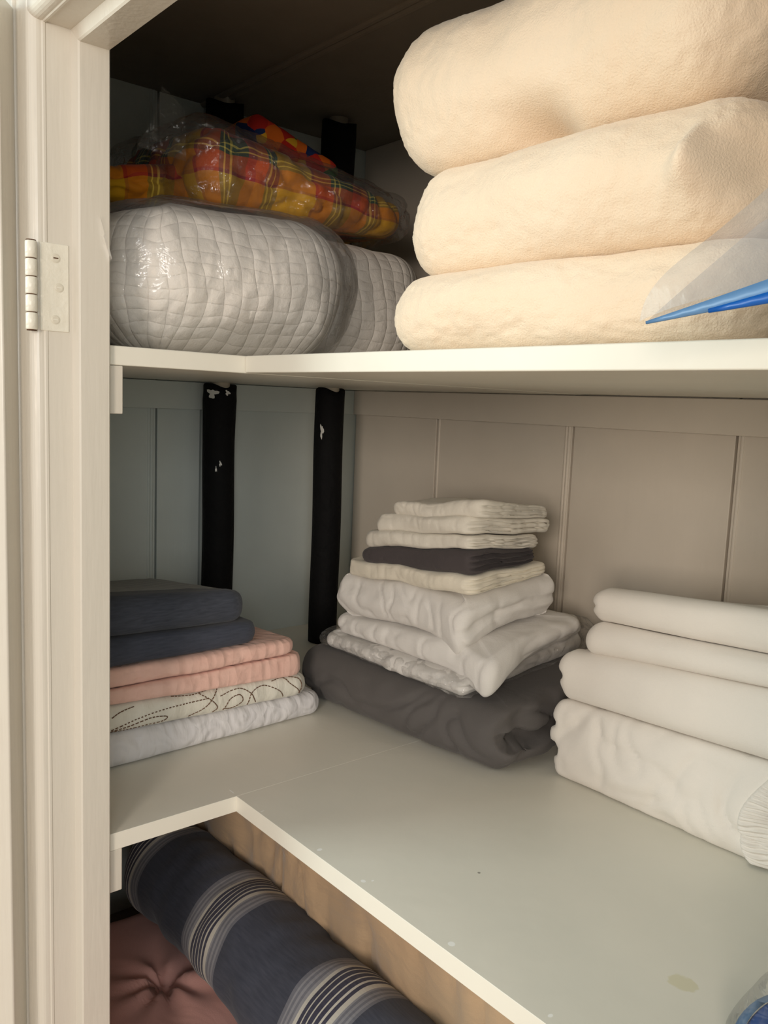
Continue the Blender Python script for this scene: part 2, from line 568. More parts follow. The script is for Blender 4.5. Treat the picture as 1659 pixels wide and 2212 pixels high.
    # normals
    def normals():
        F = np.array(faces)
        fn = np.cross(Vv[F[:, 2]] - Vv[F[:, 0]], Vv[F[:, 3]] - Vv[F[:, 1]])
        N = np.zeros_like(Vv)
        for k in range(4): np.add.at(N, F[:, k], fn)
        return N / (np.linalg.norm(N, axis=1)[:, None] + 1e-12)
    N = normals()
    d = np.zeros(len(Vv))
    for w in wr:
        amp, fr, kind = w[0], np.array(w[1], float), (w[2] if len(w) > 2 else 's')
        x = Vv * fr + seed * 7.31
        if kind == 's': d += amp * perlin(x)
        elif kind == 'r': d -= amp * (1 - np.minimum(1, np.abs(perlin(x)) * 3.2)) ** 2
        elif kind == 'd': # warped ridges
            o = np.stack([perlin(Vv * 9 + 3 + seed), perlin(Vv * 9 + 9 + seed), perlin(Vv * 9 + 17 + seed)], 1)
            d -= amp * (1 - np.minimum(1, np.abs(perlin(x + o * .8)) * 3.0)) ** 2
    Vv = Vv + N * (d * mask)[:, None]
    if extra is not None: Vv = extra(Vv, N)
    if warp is not None: Vv = warp(Vv)
    return Vv, faces, UVv


def fold(name, mat, corners, zb, zt, label=None, cat=None, group=None, parent=None, **kw):
    v, f, uv = fold_mesh(corners, zb, zt, **kw)
    o = mesh_obj(name, v, f, mat, parent, True, uv)
    if label: tag(o, label, cat, group)
    return o


# ------------------------------------------------------------------ dimensions (metres; z = 0 at eye height)
ZU, ZL, T = .0285, -.4594, .019          # underside of upper shelf, top of lower shelf, board thickness
DL, DR = .5916, .6218                    # arm depths along the left and the back wall
ZUT = ZU + T
ZC = .51                                 # closet ceiling
ZF = -.95                                # closet floor
XF = .7765                               # inner face of the front wall
YR = 1.50                                # right end of closet

# ------------------------------------------------------------------ setting
def struct(o): o['kind'] = 'structure'; return o


def board_wall(name, mat, edges, beads, along, z0, z1):
    """boarded wall: planks with narrow gaps and a bead beside each gap, on a dark backing"""
    mb = MB()
    for a, b in zip(edges[:-1], edges[1:]):
        g = .0018
        if along == 'x': mb.box((a + g, -.02, z0), (b - g, 0, z1))
        else: mb.box((-.02, a + g, z0), (0, b - g, z1))
    for c in beads:
        if along == 'x': mb.tube([(c, -.001, z0), (c, -.001, z1)], .0032, 8)
        else: mb.tube([(-.001, c, z0), (-.001, c, z1)], .0032, 8)
    return struct(mb.build(name, mat, bevel=.0012))


board_wall('wall_left', M['wall'], [-.02, .36, .4469, XF + .02], [.4555, .461, .3535], 'x', ZF, ZC)
board_wall('wall_back', M['wallback'], [0, .2495, .5651, .8376, 1.12, YR], [.256, .5575, .552, .846, 1.128], 'y', ZF, ZC)
struct(MB().box((-.05, -.05, ZF), (-.0205, YR, ZC)).build('trim_1', M['dark']))
struct(MB().box((-.02, -.05, ZF), (XF, -.0205, ZC)).build('trim_2', M['dark']))
struct(MB().box((-.05, YR, ZF), (.90, YR + .03, ZC)).build('wall_right', M['wall']))
cb = MB()
cb.box((-.05, -.05, ZC), (.354, YR + .03, ZC + .03)); cb.box((.358, -.05, ZC), (.92, YR + .03, ZC + .03))
for x in (.349, .363): cb.tube([(x, 0, ZC), (x, YR, ZC)], .0065, 10)
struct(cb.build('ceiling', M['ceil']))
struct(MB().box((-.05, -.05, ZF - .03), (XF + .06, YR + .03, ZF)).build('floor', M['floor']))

# front wall around the doorway
YJ, YJ2, ZH = .600, 1.345, .3155
fw = MB()
fw.box((XF, -.05, ZF), (.836, YJ - .03, ZC + .03)); fw.box((XF, YJ2 + .03, ZF), (.836, YR + .03, ZC + .03))
fw.box((XF, YJ - .03, ZH + .03), (.836, YJ2 + .03, ZC + .03))
struct(fw.build('wall_front', M['trim']))


def rnd(cx, cy, r, a0, a1, k=5):
    return [(cx + r * math.cos(a0 + (a1 - a0) * i / k), cy + r * math.sin(a0 + (a1 - a0) * i / k)) for i in range(k + 1)]


XS, XRB, XO = .8066, .8088, .846
def jamb_profile(y, sgn):
    q = lambda pts: [(a, y + sgn * b) for a, b in pts]
    pr = [(XF, -.03), (XF, -.0012), (XF + .0012, 0), (XS - .0015, 0), (XS, -.0015), (XRB, -.012), (.831, -.0125), (.832, -.0115), (.834, -.0115), (.835, -.0125)]
    pr += rnd(XO - .009, -.0215, .009, PI / 2, 0, 6) + rnd(XO - .006, -.046, .006, 0, -PI / 2, 5) + [(.83, -.052), (.83, -.03)]
    return q(pr)


def prof_build(name, mat, prof, axis, a, b):
    area2 = sum(p[0] * q_[1] - q_[0] * p[1] for p, q_ in zip(prof, prof[1:] + prof[:1]))
    if (area2 < 0) == (axis == 'z'): prof = prof[::-1]
    mb = MB(); mb.prism(prof, axis, a, b)
    o = mb.build(name, mat)
    return struct(o)


prof_build('trim_3', M['trim'], jamb_profile(YJ, 1), 'z', ZF, ZH + .03)
prof_build('trim_4', M['trim'], jamb_profile(YJ2, -1), 'z', ZF, ZH + .03)
prof_build('trim_5', M['trim'], [(a - .0007 * (a > .82), b) for a, b in jamb_profile(ZH, -1)], 'y', YJ - .052, YJ2 + .052)
# casing around the doorway on the room side
cs = MB()
cs.box((.836, YJ - .16, ZF), (.849, YJ - .049, ZH + .16)); cs.box((.836, YJ2 + .049, ZF), (.849, YJ2 + .16, ZH + .16)); cs.box((.836, YJ - .16, ZH + .046), (.849, YJ2 + .16, ZH + .16))
struct(cs.build('trim_6', M['trim'], bevel=.003))
struct(MB().box((.836, -1.2, ZF), (4.2, 3.2, ZF - .03)).build('floor.001', M['roomfloor']))

# opened door
th = math.radians(128)
hp = Vector((.868, .577, 0)); dv = Vector((math.sin(th), math.cos(th), 0)); nv = Vector((-math.cos(th), math.sin(th), 0))
dm = MB()
q = [hp, hp + dv * .70, hp + dv * .70 - nv * .034, hp - nv * .034]
dm.prism([(p.x, p.y) for p in q], 'z', ZF + .005, .346)
struct(dm.build('door_1', M['trim'], bevel=.002))

# ------------------------------------------------------------------ shelves and cleats
def shelf(name, a, b, label):
    o = MB().box(a, b).build(name, M['shelf'], bevel=.0014 if a[2] > 0 else .0005)
    return tag(o, label, 'shelf')


G = .0008
shelf('shelf_board', (.0, .0, ZU), (XF, DL, ZUT), 'white upper shelf board along the left wall, under the bagged quilt')
shelf('shelf_board', (.0, DL + G, ZU + .0006), (DR, YR, ZUT), 'white upper shelf board along the back wall, under the cream blankets')
shelf('shelf_board', (.0, .0, ZL - T), (XF, DL, ZL), 'white lower shelf board along the left wall, under the navy and pink stack')
shelf('shelf_board', (.0, DL, ZL - T), (DR, YR, ZL), 'white lower shelf board along the back wall, under the white linen stacks')
CT, CHh, GAP = .02, .0485, .0012
k = 7
for zt_ in (ZU, ZL - T):
    for nm, a, b in (('l', (CT, 0, 0), (XF - CT, CT, 0)), ('b', (0, 0, 0), (CT, YR, 0)), ('f', (XF - .0165, .0, 0), (XF, DL - .0004, 0))):
        z0 = zt_ - (CHh if nm != 'f' else .0465) - GAP
        z1 = zt_ - (GAP if nm != 'f' else .0002)
        o = MB().box((a[0], a[1], z0), (b[0], b[1], z1)).build('trim_%d' % k, M['trim'] if nm == 'f' else (M['wall'] if nm == 'l' else M['wallback']), bevel=.0012)
        struct(o); k += 1

# ------------------------------------------------------------------ pipes
def sleeve(cx, cy, r, z0, z1, wob, flare=0.0, seed=0):
    mb = MB(); seg, nz = 28, 40
    vs, fs = [], []
    for j in range(nz + 1):
        t = j / nz
        for i in range(seg):
            a = 2 * PI * i / seg
            z = z0 + (z1 - z0) * t
            if t > .9: z += wob * math.sin(a * 2 + seed) * (t - .9) * 10
            rr = r * (1 + .03 * math.sin(9 * t + a + seed)) + flare * max(0, (t - .8) / .2) * (1 if t < .97 else .4)
            vs.append((cx + rr * math.cos(a), cy + rr * math.sin(a), z))
    for j in range(nz):
        for i in range(seg):
            fs.append((j * seg + i, j * seg + (i + 1) % seg, (j + 1) * seg + (i + 1) % seg, (j + 1) * seg + i))
    n = len(vs)
    for ring, sg in ((0, -1), (nz, 1)):
        vs.append((cx, cy, vs[ring * seg][2])); c = len(vs) - 1
        for i in range(seg):
            a, b = ring * seg + i, ring * seg + (i + 1) % seg
            fs.append((c, b, a) if sg < 0 else (c, a, b))
    return vs, fs


def splash(cx, cy, cz, w, h, mat, parent, r, ang, seed):
    """thin paint splash hugging a round pipe"""
    vs, fs = [(0, 0)], []
    m = 22
    for i in range(m):
        a = 2 * PI * i / m
        k_ = 1 + .35 * math.sin(3 * a + seed) + .25 * math.sin(5 * a + 2 * seed)
        vs.append((math.cos(a) * w * k_, math.sin(a) * h * k_))
    out = []
    for u, v in vs:
        an = ang + u / r
        out.append((cx + (r + .0016) * math.cos(an), cy + (r + .0016) * math.sin(an), cz + v))
    for i in range(m): fs.append((0, 1 + i, 1 + (i + 1) % m))
    return mesh_obj('paint_splash', out, fs, mat, parent)


def make_pipe(cx, cy, r, ztop, label, zlow, upper, ang, splashes, flare):
    t = empty('pipe', (cx, cy, ZF)); tag(t, label, 'pipe')
    mesh_obj('pipe_core', *(lambda m: (m.v, m.f))(MB().tube([(cx, cy, ZF + .001), (cx, cy, ZC - .001)], r * .62, 20)), M['pipe'], t)
    v, f = sleeve(cx, cy, r, ZL + .001, ztop, .006, flare, 1.3)
    o = mesh_obj('insulation_sleeve', v, f, M['foam'], t)
    for (dz, da, w, h, sd) in splashes:
        splash(cx, cy, ztop + dz, w, h, M['chip'], o_parent(o, t), r, ang + da, sd)
    v, f = sleeve(cx, cy, r * 1.12, ZUT + .001, upper, .006, .001, 2.1)
    mesh_obj('insulation_sleeve', v, f, M['foam'], t)
    v, f = sleeve(cx, cy, r, ZF + .002, ZL - T - .001, .0, 0, .3)
    mesh_obj('insulation_sleeve', v, f, M['foam'], t)
    return t


def o_parent(o, t):
    class P_: pass
    return SubParent(o, t)


class SubParent:
    """lets mesh_obj parent a sub-part to a part that itself sits under an Empty"""
    def __init__(s, o, t): s.o = o; s.location = Vector(o.location) + Vector(t.location)


_mesh_obj = mesh_obj
def mesh_obj(name, verts, faces, mat, parent=None, smooth=True, uvs=None, origin=None):
    if isinstance(parent, SubParent):
        sp = parent
        o = _mesh_obj(name, verts, faces, mat, None, smooth, uvs, origin)
        w = Vector(o.location)
        o.parent = sp.o; o.location = w - sp.location
        return o
    return _mesh_obj(name, verts, faces, mat, parent, smooth, uvs, origin)


make_pipe(.352, .054, .0285, ZU - .008, 'black insulated pipe rising behind the navy stack, white paint splash at its top', ZL, ZC - .012, math.radians(52),
          [(-.012, -.30, .0085, .0075, .4), (-.010, .62, .004, .004, 1.5), (-.135, .25, .002, .004, 2.0), (-.145, .0, .0015, .004, 3.0)], .002)
make_pipe(.155, .118, .0275, ZU - .006, 'black insulated pipe in the far corner, just left of the white linen stack', ZL, ZC - .012, math.radians(50),
          [(-.075, -.42, .003, .012, .9)], .0)

# ------------------------------------------------------------------ hinge
hg = empty('door_hinge', (.83, .588, .056)); tag(hg, 'white painted butt hinge on the left door jamb, rust at its knuckles', 'hinge')
pl = MB().box((.8122, .5868, .0562), (.8385, .5892, .1362)).build('leaf_plate', M['steel'], hg, bevel=.0008)
for (x, z) in ((.8245, .123), (.8215, .0965), (.825, .067)):
    sc_ = MB().tube([(x, .5885, z), (x, .5896, z), (x, .5900, z)], [.0042, .0042, .003], 16).build('screw', M['screw'], hg)
    MB().box((x - .0022, .5898, z - .0005), (x + .0022, .5902, z + .0005)).build('slot', M['rust'] if z > .12 else M['steel'], SubParent(sc_, hg))
kx, ky = .8475, .592
zz = [.0555, .0715, .0875, .1035, .1195, .1355]
for a, b in zip(zz[:-1], zz[1:]):
    kn = MB().tube([(kx, ky, a + .0004), (kx, ky, a + .0012), (kx, ky, b - .0012), (kx, ky, b - .0004)], [.0045, .0052, .0052, .0045], 16).build('knuckle', M['steel'], hg, smooth=True)
MB().tube([(kx, ky, .055), (kx, ky, .136)], .0044, 12).build('pin', M['rust'], hg)

# ------------------------------------------------------------------ upper shelf: fleece blankets
def front_pinch(cy, cz, r, dep, tuft=None):
    def fn(V, N):
        d = np.sqrt(((V[:, 1] - cy) / 1.6) ** 2 + (V[:, 2] - cz) ** 2)
        k_ = np.exp(-(d / r) ** 2) * (V[:, 0] > .45)
        V = V.copy(); V[:, 0] -= dep * k_
        if tuft:
            f_ = V[:, 0] > .45
            V[:, 0] += .016 * np.exp(-((V[:, 1] - tuft[0]) / (.004 + .010 * np.clip((tuft[1] + .02 - V[:, 2]) / .03, 0, 1))) ** 2 - ((V[:, 2] - tuft[1]) / .018) ** 2) * f_
            V[:, 0] -= .030 * np.exp(-((V[:, 1] - tuft[0] - .030) / .016) ** 2 - ((V[:, 2] - tuft[1] + .002) / .022) ** 2) * f_
        return V
    return fn


fz = [ZUT, .1145, .2065, .330]
fl = [('cream fleece blanket at the bottom of the folded stack on the upper shelf', [(.2, .78), (.612, .795), (.612, 1.158), (.2, 1.158)], .030),
      ('cream fleece blanket in the middle of the stack, corner tuft poking out at right', [(.2, .79), (.612, .808), (.612, 1.150), (.2, 1.15)], .042),
      ('thick cream fleece blanket on top of the stack, nearly reaching the ceiling', [(.2, .77), (.614, .786), (.612, 1.136), (.2, 1.145)], .055)]
for i, (lb, cn, e_) in enumerate(fl):
    fold('fleece_blanket', M['fleece'], cn, [fz[i] + (0.0 if i == 0 else -.002)] * 4, [fz[i + 1]] * 4, lb, 'blanket', 'cream fleece blankets stacked on the upper shelf',
         e=e_, n=2.1, rc=.055, M_=460, rim=56, rings=14, wr=[(.008, (7, 7, 9)), (.004, (18, 18, 20)), (.0012, (120, 120, 120)), (.0010, (280, 280, 280))], seed=i + 2, dome=.006, botmask=.15, topmask=.3,
         extra=front_pinch(*[(.93, .06, .01, 0), (1.085, .188, .02, .006, (1.106, .160)), (.958, .213, .016, .045)][i]))
# ------------------------------------------------------------------ quilt in plastic
def joined(name, mat, parts, label, cat, group=None):
    vs, fs, us, n = [], [], [], 0
    for v, f, u in parts:
        vs.append(v); us.append(u); fs += [tuple(n + i for i in q_) for q_ in f]; n += len(v)
    o = mesh_obj(name, np.concatenate(vs), fs, mat, None, True, np.concatenate(us))
    return tag(o, label, cat, group)


qw = [(.012, (6, 6, 8)), (.005, (16, 16, 16))]
q1 = fold_mesh([(.40, .20), (.762, .20), (.762, .560), (.425, .560)], [ZUT] * 4, [.225, .205, .205, .228], e=.078, n=2.0, rc=.095, M_=300, rim=40, rings=16, wr=qw, dome=.02, seed=5)
q2 = fold_mesh([(.19, .16), (.50, .16), (.50, .475), (.205, .475)], [ZUT + .001] * 4, [.225] * 4, e=.07, n=2.1, rc=.085, M_=260, rim=36, rings=14, wr=qw, dome=.02, seed=9)
joined('quilt', M['quilt'], [q1, q2], 'white crinkled quilt rolled inside a clear plastic bag on the upper shelf', 'quilt')
b1 = fold_mesh([(.385, .185), (.772, .185), (.772, .569), (.41, .569)], [ZUT + .0006] * 4, [.232, .212, .212, .234], e=.076, n=2.0, rc=.09, M_=260, rim=34, rings=12,
               wr=[(.011, (6, 6, 8)), (.006, (22, 22, 22)), (.004, (40, 40, 8), 'r')], dome=.024, seed=5)
fv = [(.772, .545, .135), (.7735, .575, .150), (.789, .606, .166), (.785, .608, .150), (.7775, .606, .128), (.772, .570, .115)]
tail = (np.array(fv), [(0, 1, 2, 3), (0, 3, 4, 5)], np.zeros((6, 2)))
joined('plastic_bag', M['film'], [b1, tail], 'clear shiny plastic bag around the white quilt, tail sticking out past the jamb', 'bag')

# ------------------------------------------------------------------ plaid cloth in plastic
pw = [(.012, (9, 9, 11)), (.008, (22, 22, 26), 'd'), (.003, (50, 50, 50))]
p1 = fold_mesh([(.22, .20), (.60, .16), (.575, .415), (.235, .42)], [.258, .252, .250, .250], [.345, .352, .352, .300], e=.034, n=2.2, rc=.05, M_=260, rim=30, rings=14, wr=pw, dome=.012, seed=14)
p2 = fold_mesh([(.50, .10), (.745, .08), (.745, .33), (.53, .36)], [.245] * 4, [.305, .275, .272, .318], e=.035, n=2.2, rc=.05, M_=200, rim=24, rings=12, wr=pw, dome=.01, seed=21)
joined('plaid_throw', M['plaid'], [p1, p2], 'crumpled yellow, orange and green plaid throw on top of the bagged quilt', 'throw')
fold('floral_cloth', M['floral'], [(.285, .19), (.47, .19), (.465, .345), (.31, .345)], [.352, .363, .360, .335], [.372, .394, .400, .356],
     'small cloth with red, blue and orange print folded on top of the plaid throw', 'cloth', e=.016, M_=140, rim=16, rings=10, wr=[(.006, (24, 24, 24))], seed=3, dome=.006)
b2 = fold_mesh([(.205, .185), (.625, .145), (.60, .428), (.225, .434)], [.246] * 4, [.347, .356, .360, .308], e=.03, n=2.2, rc=.05, M_=240, rim=28, rings=12,
               wr=[(.012, (9, 9, 11)), (.008, (24, 24, 30), 'd'), (.004, (60, 60, 60))], dome=.018, seed=14)
fan = (np.array([(.60, .40, .352), (.628, .395, .375), (.640, .40, .335), (.655, .385, .30), (.60, .405, .29)]), [(0, 1, 2), (0, 2, 3, 4)], np.zeros((5, 2)))
joined('plastic_bag', M['film2'], [b2, fan], 'crinkled clear plastic bag wrapped around the plaid throw', 'bag')

# ------------------------------------------------------------------ lower shelf: left stack
def lw(V):
    V = V.copy()
    V[:, 2] += .0022 * perlin(np.column_stack([V[:, 0] * 9, V[:, 1] * 6, np.full(len(V), .3)])) * np.clip((V[:, 2] - ZL) / .03, 0, 1)
    return V


# interface heights: (back right, back left, front left, front right) for x min/max
LI = [[ZL + .0004] * 4,
      [-.430, -.424, -.4115, -.4255],
      [-.402, -.394, -.374, -.392],
      [-.380, -.375, -.357, -.359],
      [-.356, -.352, -.332, -.336],
      [-.324, -.320, -.294, -.304],
      [-.292, -.280, -.2415, -.258]]
LS = [('folded_quilt', 'lavender', [(.39, .10), (.768, .10), (.768, .450), (.379, .4355)], 'pale lavender white textured coverlet at the bottom of the left stack', 'coverlet', .018, 2.6, {}),
      ('folded_quilt', 'quiltwhite', [(.41, .10), (.768, .10), (.768, .449), (.408, .4375)], 'white quilt with brown looping stitching in the left stack', 'quilt', .015, 2.3, {}),
      ('folded_sham', 'pink', [(.42, .11), (.768, .10), (.768, .447), (.418, .441)], 'puckered pink cotton sham, lower one of the pink pair', 'sham', .008, 2.6, {}),
      ('folded_sham', 'pink', [(.43, .12), (.768, .11), (.768, .445), (.431, .438)], 'puckered pink cotton sham directly under the navy cloths', 'sham', .011, 2.4, {}),
      ('folded_sham', 'navy', [(.49, .13), (.768, .12), (.768, .443), (.488, .430)], 'plain navy chambray sham resting on the pink pair', 'sham', .014, 2.3, {}),
      ('folded_sham', 'navytop', [(.515, .13), (.768, .12), (.768, .441), (.508, .428)], 'navy chambray sham with grey striped top, uppermost on the left stack', 'sham', .02, 2.2, {})]
left_objs = []
for i, (nm, mt, cn, lb, ct, e_, n_, ly) in enumerate(LS):
    fine = mt in ('pink', 'quiltwhite', 'lavender')
    o = fold(nm, M[mt], cn, LI[i], [z - .0006 for z in LI[i + 1]], lb, ct, 'folded bedding in the left stack', e=e_, n=n_, rc=.028, M_=300, rim=26, rings=12,
             wr=[(.0035, (14, 14, 18)), (.0014, (60, 60, 30)) if fine else (.0008, (40, 40, 40))] + ([(.0022, (90, 90, 14), 'r')] if mt == 'pink' else []),
             seed=30 + i, topmask=.15, botmask=.1, warp=lw)
    left_objs.append(o)

# looping brown stitching on the white quilt, laid on its front face
wq = left_objs[1]
me = wq.data
bv = BVHTree.FromPolygons([tuple(Vector(v.co) + wq.location) for v in me.vertices], [tuple(p.vertices) for p in me.polygons])


def on_front(x, z):
    h = bv.ray_cast(Vector((x, .7, z)), Vector((0, -1, 0)))
    return (h[0] + Vector((0, .0004, 0))) if h[0] is not None else None


def stitch(mb, pts, r=.00075):
    # dashed thread along a smooth path given in (x, z)
    pts = np.array(pts, float)
    t = np.arange(len(pts)); tt = np.linspace(0, len(pts) - 1, len(pts) * 14)

    def cr(c):
        out = []
        for q_ in tt:
            i = min(int(q_), len(pts) - 2); f = q_ - i
            p0, p1, p2, p3 = c[max(i - 1, 0)], c[i], c[i + 1], c[min(i + 2, len(c) - 1)]
            out.append(.5 * (2 * p1 + (p2 - p0) * f + (2 * p0 - 5 * p1 + 4 * p2 - p3) * f * f + (3 * p1 - p0 - 3 * p2 + p3) * f ** 3))
        return out
    P = [on_front(a, b) for a, b in zip(cr(pts[:, 0]), cr(pts[:, 1]))]
    run, acc = [], 0
    for a, b in zip(P[:-1], P[1:]):
        if a is None or b is None: run = []; continue
        run.append(a); acc += (b - a).length
        if acc > .0042:
            if len(run) > 1: mb.tube(run, r, 5)
            run, acc = [], 0


def px(L):   # loops measured across the face: x from .71 (jamb) to .42, height as fraction of layer
    out = []
    for x, f in L:
        k_ = (x - .41) / .36
        zb_ = LI[1][3] + (LI[1][2] - LI[1][3]) * k_; zt_ = LI[2][3] + (LI[2][2] - LI[2][3]) * k_
        out.append((x, zb_ + (zt_ - zb_) * f))
    return out


em = MB()
for L in ([(.712, .15), (.68, .42), (.64, .62), (.60, .68), (.575, .72)], [(.712, .08), (.69, .2), (.66, .38), (.64, .34), (.645, .18), (.68, .08), (.71, .04)],
          [(.56, .98), (.575, .6), (.59, .3), (.61, .1)], [(.59, .9), (.572, .55), (.565, .25), (.575, .06)], [(.555, .12), (.545, .5), (.53, .62), (.525, .35), (.54, .12), (.556, .2)],
          [(.56, .7), (.53, .85), (.512, .6), (.505, .3), (.50, .08)], [(.515, .1), (.51, .6), (.49, .8), (.465, .5), (.455, .12)],
          [(.475, .9), (.455, .95), (.445, .7), (.432, .4), (.426, .15)], [(.63, .95), (.60, .9), (.57, .96)], [(.712, .6), (.70, .75), (.68, .85)],
          [(.445, .95), (.43, .85), (.424, .5), (.43, .2)]):
    stitch(em, px(L))
st_ = em.build('stitching', M['thread'])
st_.parent = wq; st_.location = Vector(st_.location) - wq.location
st_['label'] = 'brown looping stitching'

# ------------------------------------------------------------------ lower shelf: middle stack
def grey_curl(V, N):
    V = V.copy()
    # the fold at the right end sags open near the front corner
    k_ = np.exp(-(((V[:, 0] - .29) / .05) ** 2)) * np.clip((V[:, 1] - .66) / .08, 0, 1)
    t_ = (V[:, 2] - ZL) / .08
    V[:, 1] += .012 * k_ * np.sin(t_ * PI * 2)
    return V


fold('folded_duvet_cover', M['grey'], [(.05, .315), (.378, .335), (.340, .756), (.06, .735)], [ZL + .0004] * 4, [-.370, -.3775, -.3785, -.362],
     'large dark grey folded duvet cover under the white linen stack', 'duvet cover', e=.034, n=2.0, rc=.045, M_=300, rim=36, rings=14, layers={2: (2, .030)},
     wr=[(.007, (8, 8, 12)), (.007, (9, 20, 14), 'd'), (.003, (30, 30, 30))], seed=41, topmask=.12, extra=grey_curl)
# interfaces: order BL, FL, FR, BR
MI = [[-.366, -.3762, -.3775, -.362],
      [-.318, -.351, -.350, -.305],
      [-.300, -.322, -.306, -.284],
      [-.240, -.256, -.243, -.224],
      [-.218, -.232, -.216, -.205],
      [-.199, -.209, -.1815, -.187],
      [-.178, -.184, -.1640, -.168],
      [-.155, -.158, -.1400, -.149],
      [-.136, -.139, -.1160, -.131]]
MS = [('folded_sheet', 'white', [(.345, .378), (.335, .674), (.05, .655)], 'white sheet in a thin plastic bag, lowest white layer of the middle stack', .016, 2.2, {2: (2, .008)}),
      ('folded_sheet', 'white', [(.336, .388), (.322, .704), (.130, .700)], 'white sheet with a drooping corner, directly on the bagged sheet', .014, 2.2, {}),
      ('folded_sheet', 'white', [(.336, .388), (.322, .652), (.150, .680)], 'thick white sheet with a pointed front corner, under the cream pillowcase', .026, 2.1, {2: (2, .006)}),
      ('folded_pillowcase', 'cream', [(.332, .404), (.326, .668), (.185, .682)], 'cream pillowcase between the white sheets and the charcoal pillowcase', .010, 2.4, {2: (4, .007)}),
      ('folded_pillowcase', 'charcoal', [(.331, .442), (.326, .668), (.198, .675)], 'charcoal grey folded pillowcase in the middle of the white stack', .012, 2.3, {2: (4, .011)}),
      ('folded_pillowcase', 'ivory', [(.331, .444), (.325, .664), (.195, .675)], 'ivory pillowcase lying right on the charcoal one', .009, 2.4, {2: (4, .008)}),
      ('folded_pillowcase', 'ivory', [(.331, .468), (.322, .656), (.165, .670)], 'ivory pillowcase second from the top of the middle stack', .009, 2.4, {2: (3, .009)}),
      ('folded_pillowcase', 'ivory', [(.329, .500), (.315, .672), (.166, .665)], 'ivory pillowcase on the very top of the middle stack', .008, 2.4, {2: (3, .007)})]
def droop(cx, cy, rad, drop, out):
    def fn(V, N):
        V = V.copy()
        d = np.sqrt((V[:, 0] - cx) ** 2 + (V[:, 1] - cy) ** 2)
        w_ = np.exp(-(d / rad) ** 2)
        zm, zx = V[:, 2].min(), V[:, 2].max()
        low = np.clip(1 - (V[:, 2] - zm) / (zx - zm), 0, 1)
        V[:, 2] -= drop * w_ * (.35 + .65 * low) * (d < rad * 2)
        V[:, 0] += out[0] * w_; V[:, 1] += out[1] * w_
        return V
    return fn


mid = []


def mw(V):
    V = V.copy()
    k_ = np.clip((V[:, 2] + .36) / .08, 0, 1)
    V[:, 2] += k_ * (.0055 * perlin(np.column_stack([V[:, 0] * 10, V[:, 1] * 10, V[:, 2] * 4])) + .0016 * perlin(np.column_stack([V[:, 0] * 40, V[:, 1] * 34, V[:, 2] * 10])))
    V[:, 0] += k_ * .004 * perlin(np.column_stack([V[:, 1] * 12, V[:, 2] * 30, V[:, 0] * 6]))
    V[:, 1] += k_ * .005 * perlin(np.column_stack([V[:, 0] * 12, V[:, 2] * 45, V[:, 1] * 6 + 9]))
    return V


for i, (nm, mt, c3, lb, e_, n_, ly) in enumerate(MS):
    FL, FR, BR = [np.array(c) for c in c3]
    BL = FL + BR - FR
    big = i < 3
    o = fold(nm, M[mt], [BL, FL, FR, BR], MI[i], [z - .0004 for z in MI[i + 1]], lb, 'sheet' if big else 'pillowcase', 'folded linen in the middle stack', e=e_, n=n_, rc=.018, M_=280, rim=30, rings=10,
             layers=ly, wr=([(.006, (11, 11, 18)), (.0028, (14, 34, 12), 'd'), (.0014, (45, 45, 45))] if big else [(.004, (16, 16, 25)), (.0009, (30, 60, 18), 'd'), (.0008, (70, 70, 70))]),
             seed=50 + i, topmask=.12 if i < 7 else .6, botmask=.1, warp=mw,
             extra={1: droop(.318, .700, .045, .022, (.006, .006)), 2: droop(.318, .650, .05, .030, (.012, .010))}.get(i))
    mid.append(o)


bagv = fold_mesh([(.045, .352), (.351, .357), (.341, .682), (.04, .668)], [z + .0015 for z in MI[0]], [-.322, -.352, -.352, -.306], e=.014, n=2.2, rc=.02, M_=240, rim=24, rings=10,
                 wr=[(.006, (14, 14, 22)), (.006, (26, 40, 30), 'd'), (.003, (70, 70, 70))], seed=50)
o = mesh_obj('plastic_bag', bagv[0], bagv[1], M['film2'], None, True, bagv[2])
tag(o, 'thin clear plastic bag crumpled around the lowest white sheet of the middle stack', 'bag')

# ------------------------------------------------------------------ lower shelf: right stack
RI = [[ZL + .0004] * 4, [-.368, -.357, -.343, -.352], [-.318, -.292, -.265, -.280], [-.284, -.249, -.235, -.250], [-.255, -.208, -.186, -.208]]
RS = [('folded_sheet', [(.03, .725), (.277, .762), (.277, 1.10), (.03, 1.09)], 'thick white fitted sheet with gathered elastic, bottom of the right stack', .022, 2.7, {0: (3, .010)}),
      ('folded_sheet', [(.03, .745), (.277, .768), (.277, 1.09), (.03, 1.09)], 'puffy white sheet second from the bottom of the right stack', .024, 2.4, {0: (2, .010)}),
      ('folded_sheet', [(.03, .785), (.270, .802), (.270, 1.09), (.03, 1.09)], 'thin white sheet second from the top of the right stack', .018, 2.0, {}),
      ('folded_sheet', [(.03, .785), (.268, .806), (.268, 1.09), (.03, 1.09)], 'smooth white sheet on top of the right stack', .020, 2.1, {0: (2, .006)})]
for i, (nm, cn, lb, e_, n_, ly) in enumerate(RS):
    o = fold(nm, M['white2'], cn, RI[i], [z - .0004 for z in RI[i + 1]], lb, 'sheet', 'white sheets in the right stack', e=e_, n=n_, rc=.020, M_=260, rim=30, rings=12, layers=ly,
             wr=[(.006, (8, 8, 12)), (.0015, (26, 26, 26))] + ([(.005, (6, 9, 22), 'd'), (.004, (6, 26, 14), 'd')] if i == 0 else []), seed=70 + i, topmask=.2)
    if i == 0: fitted = o
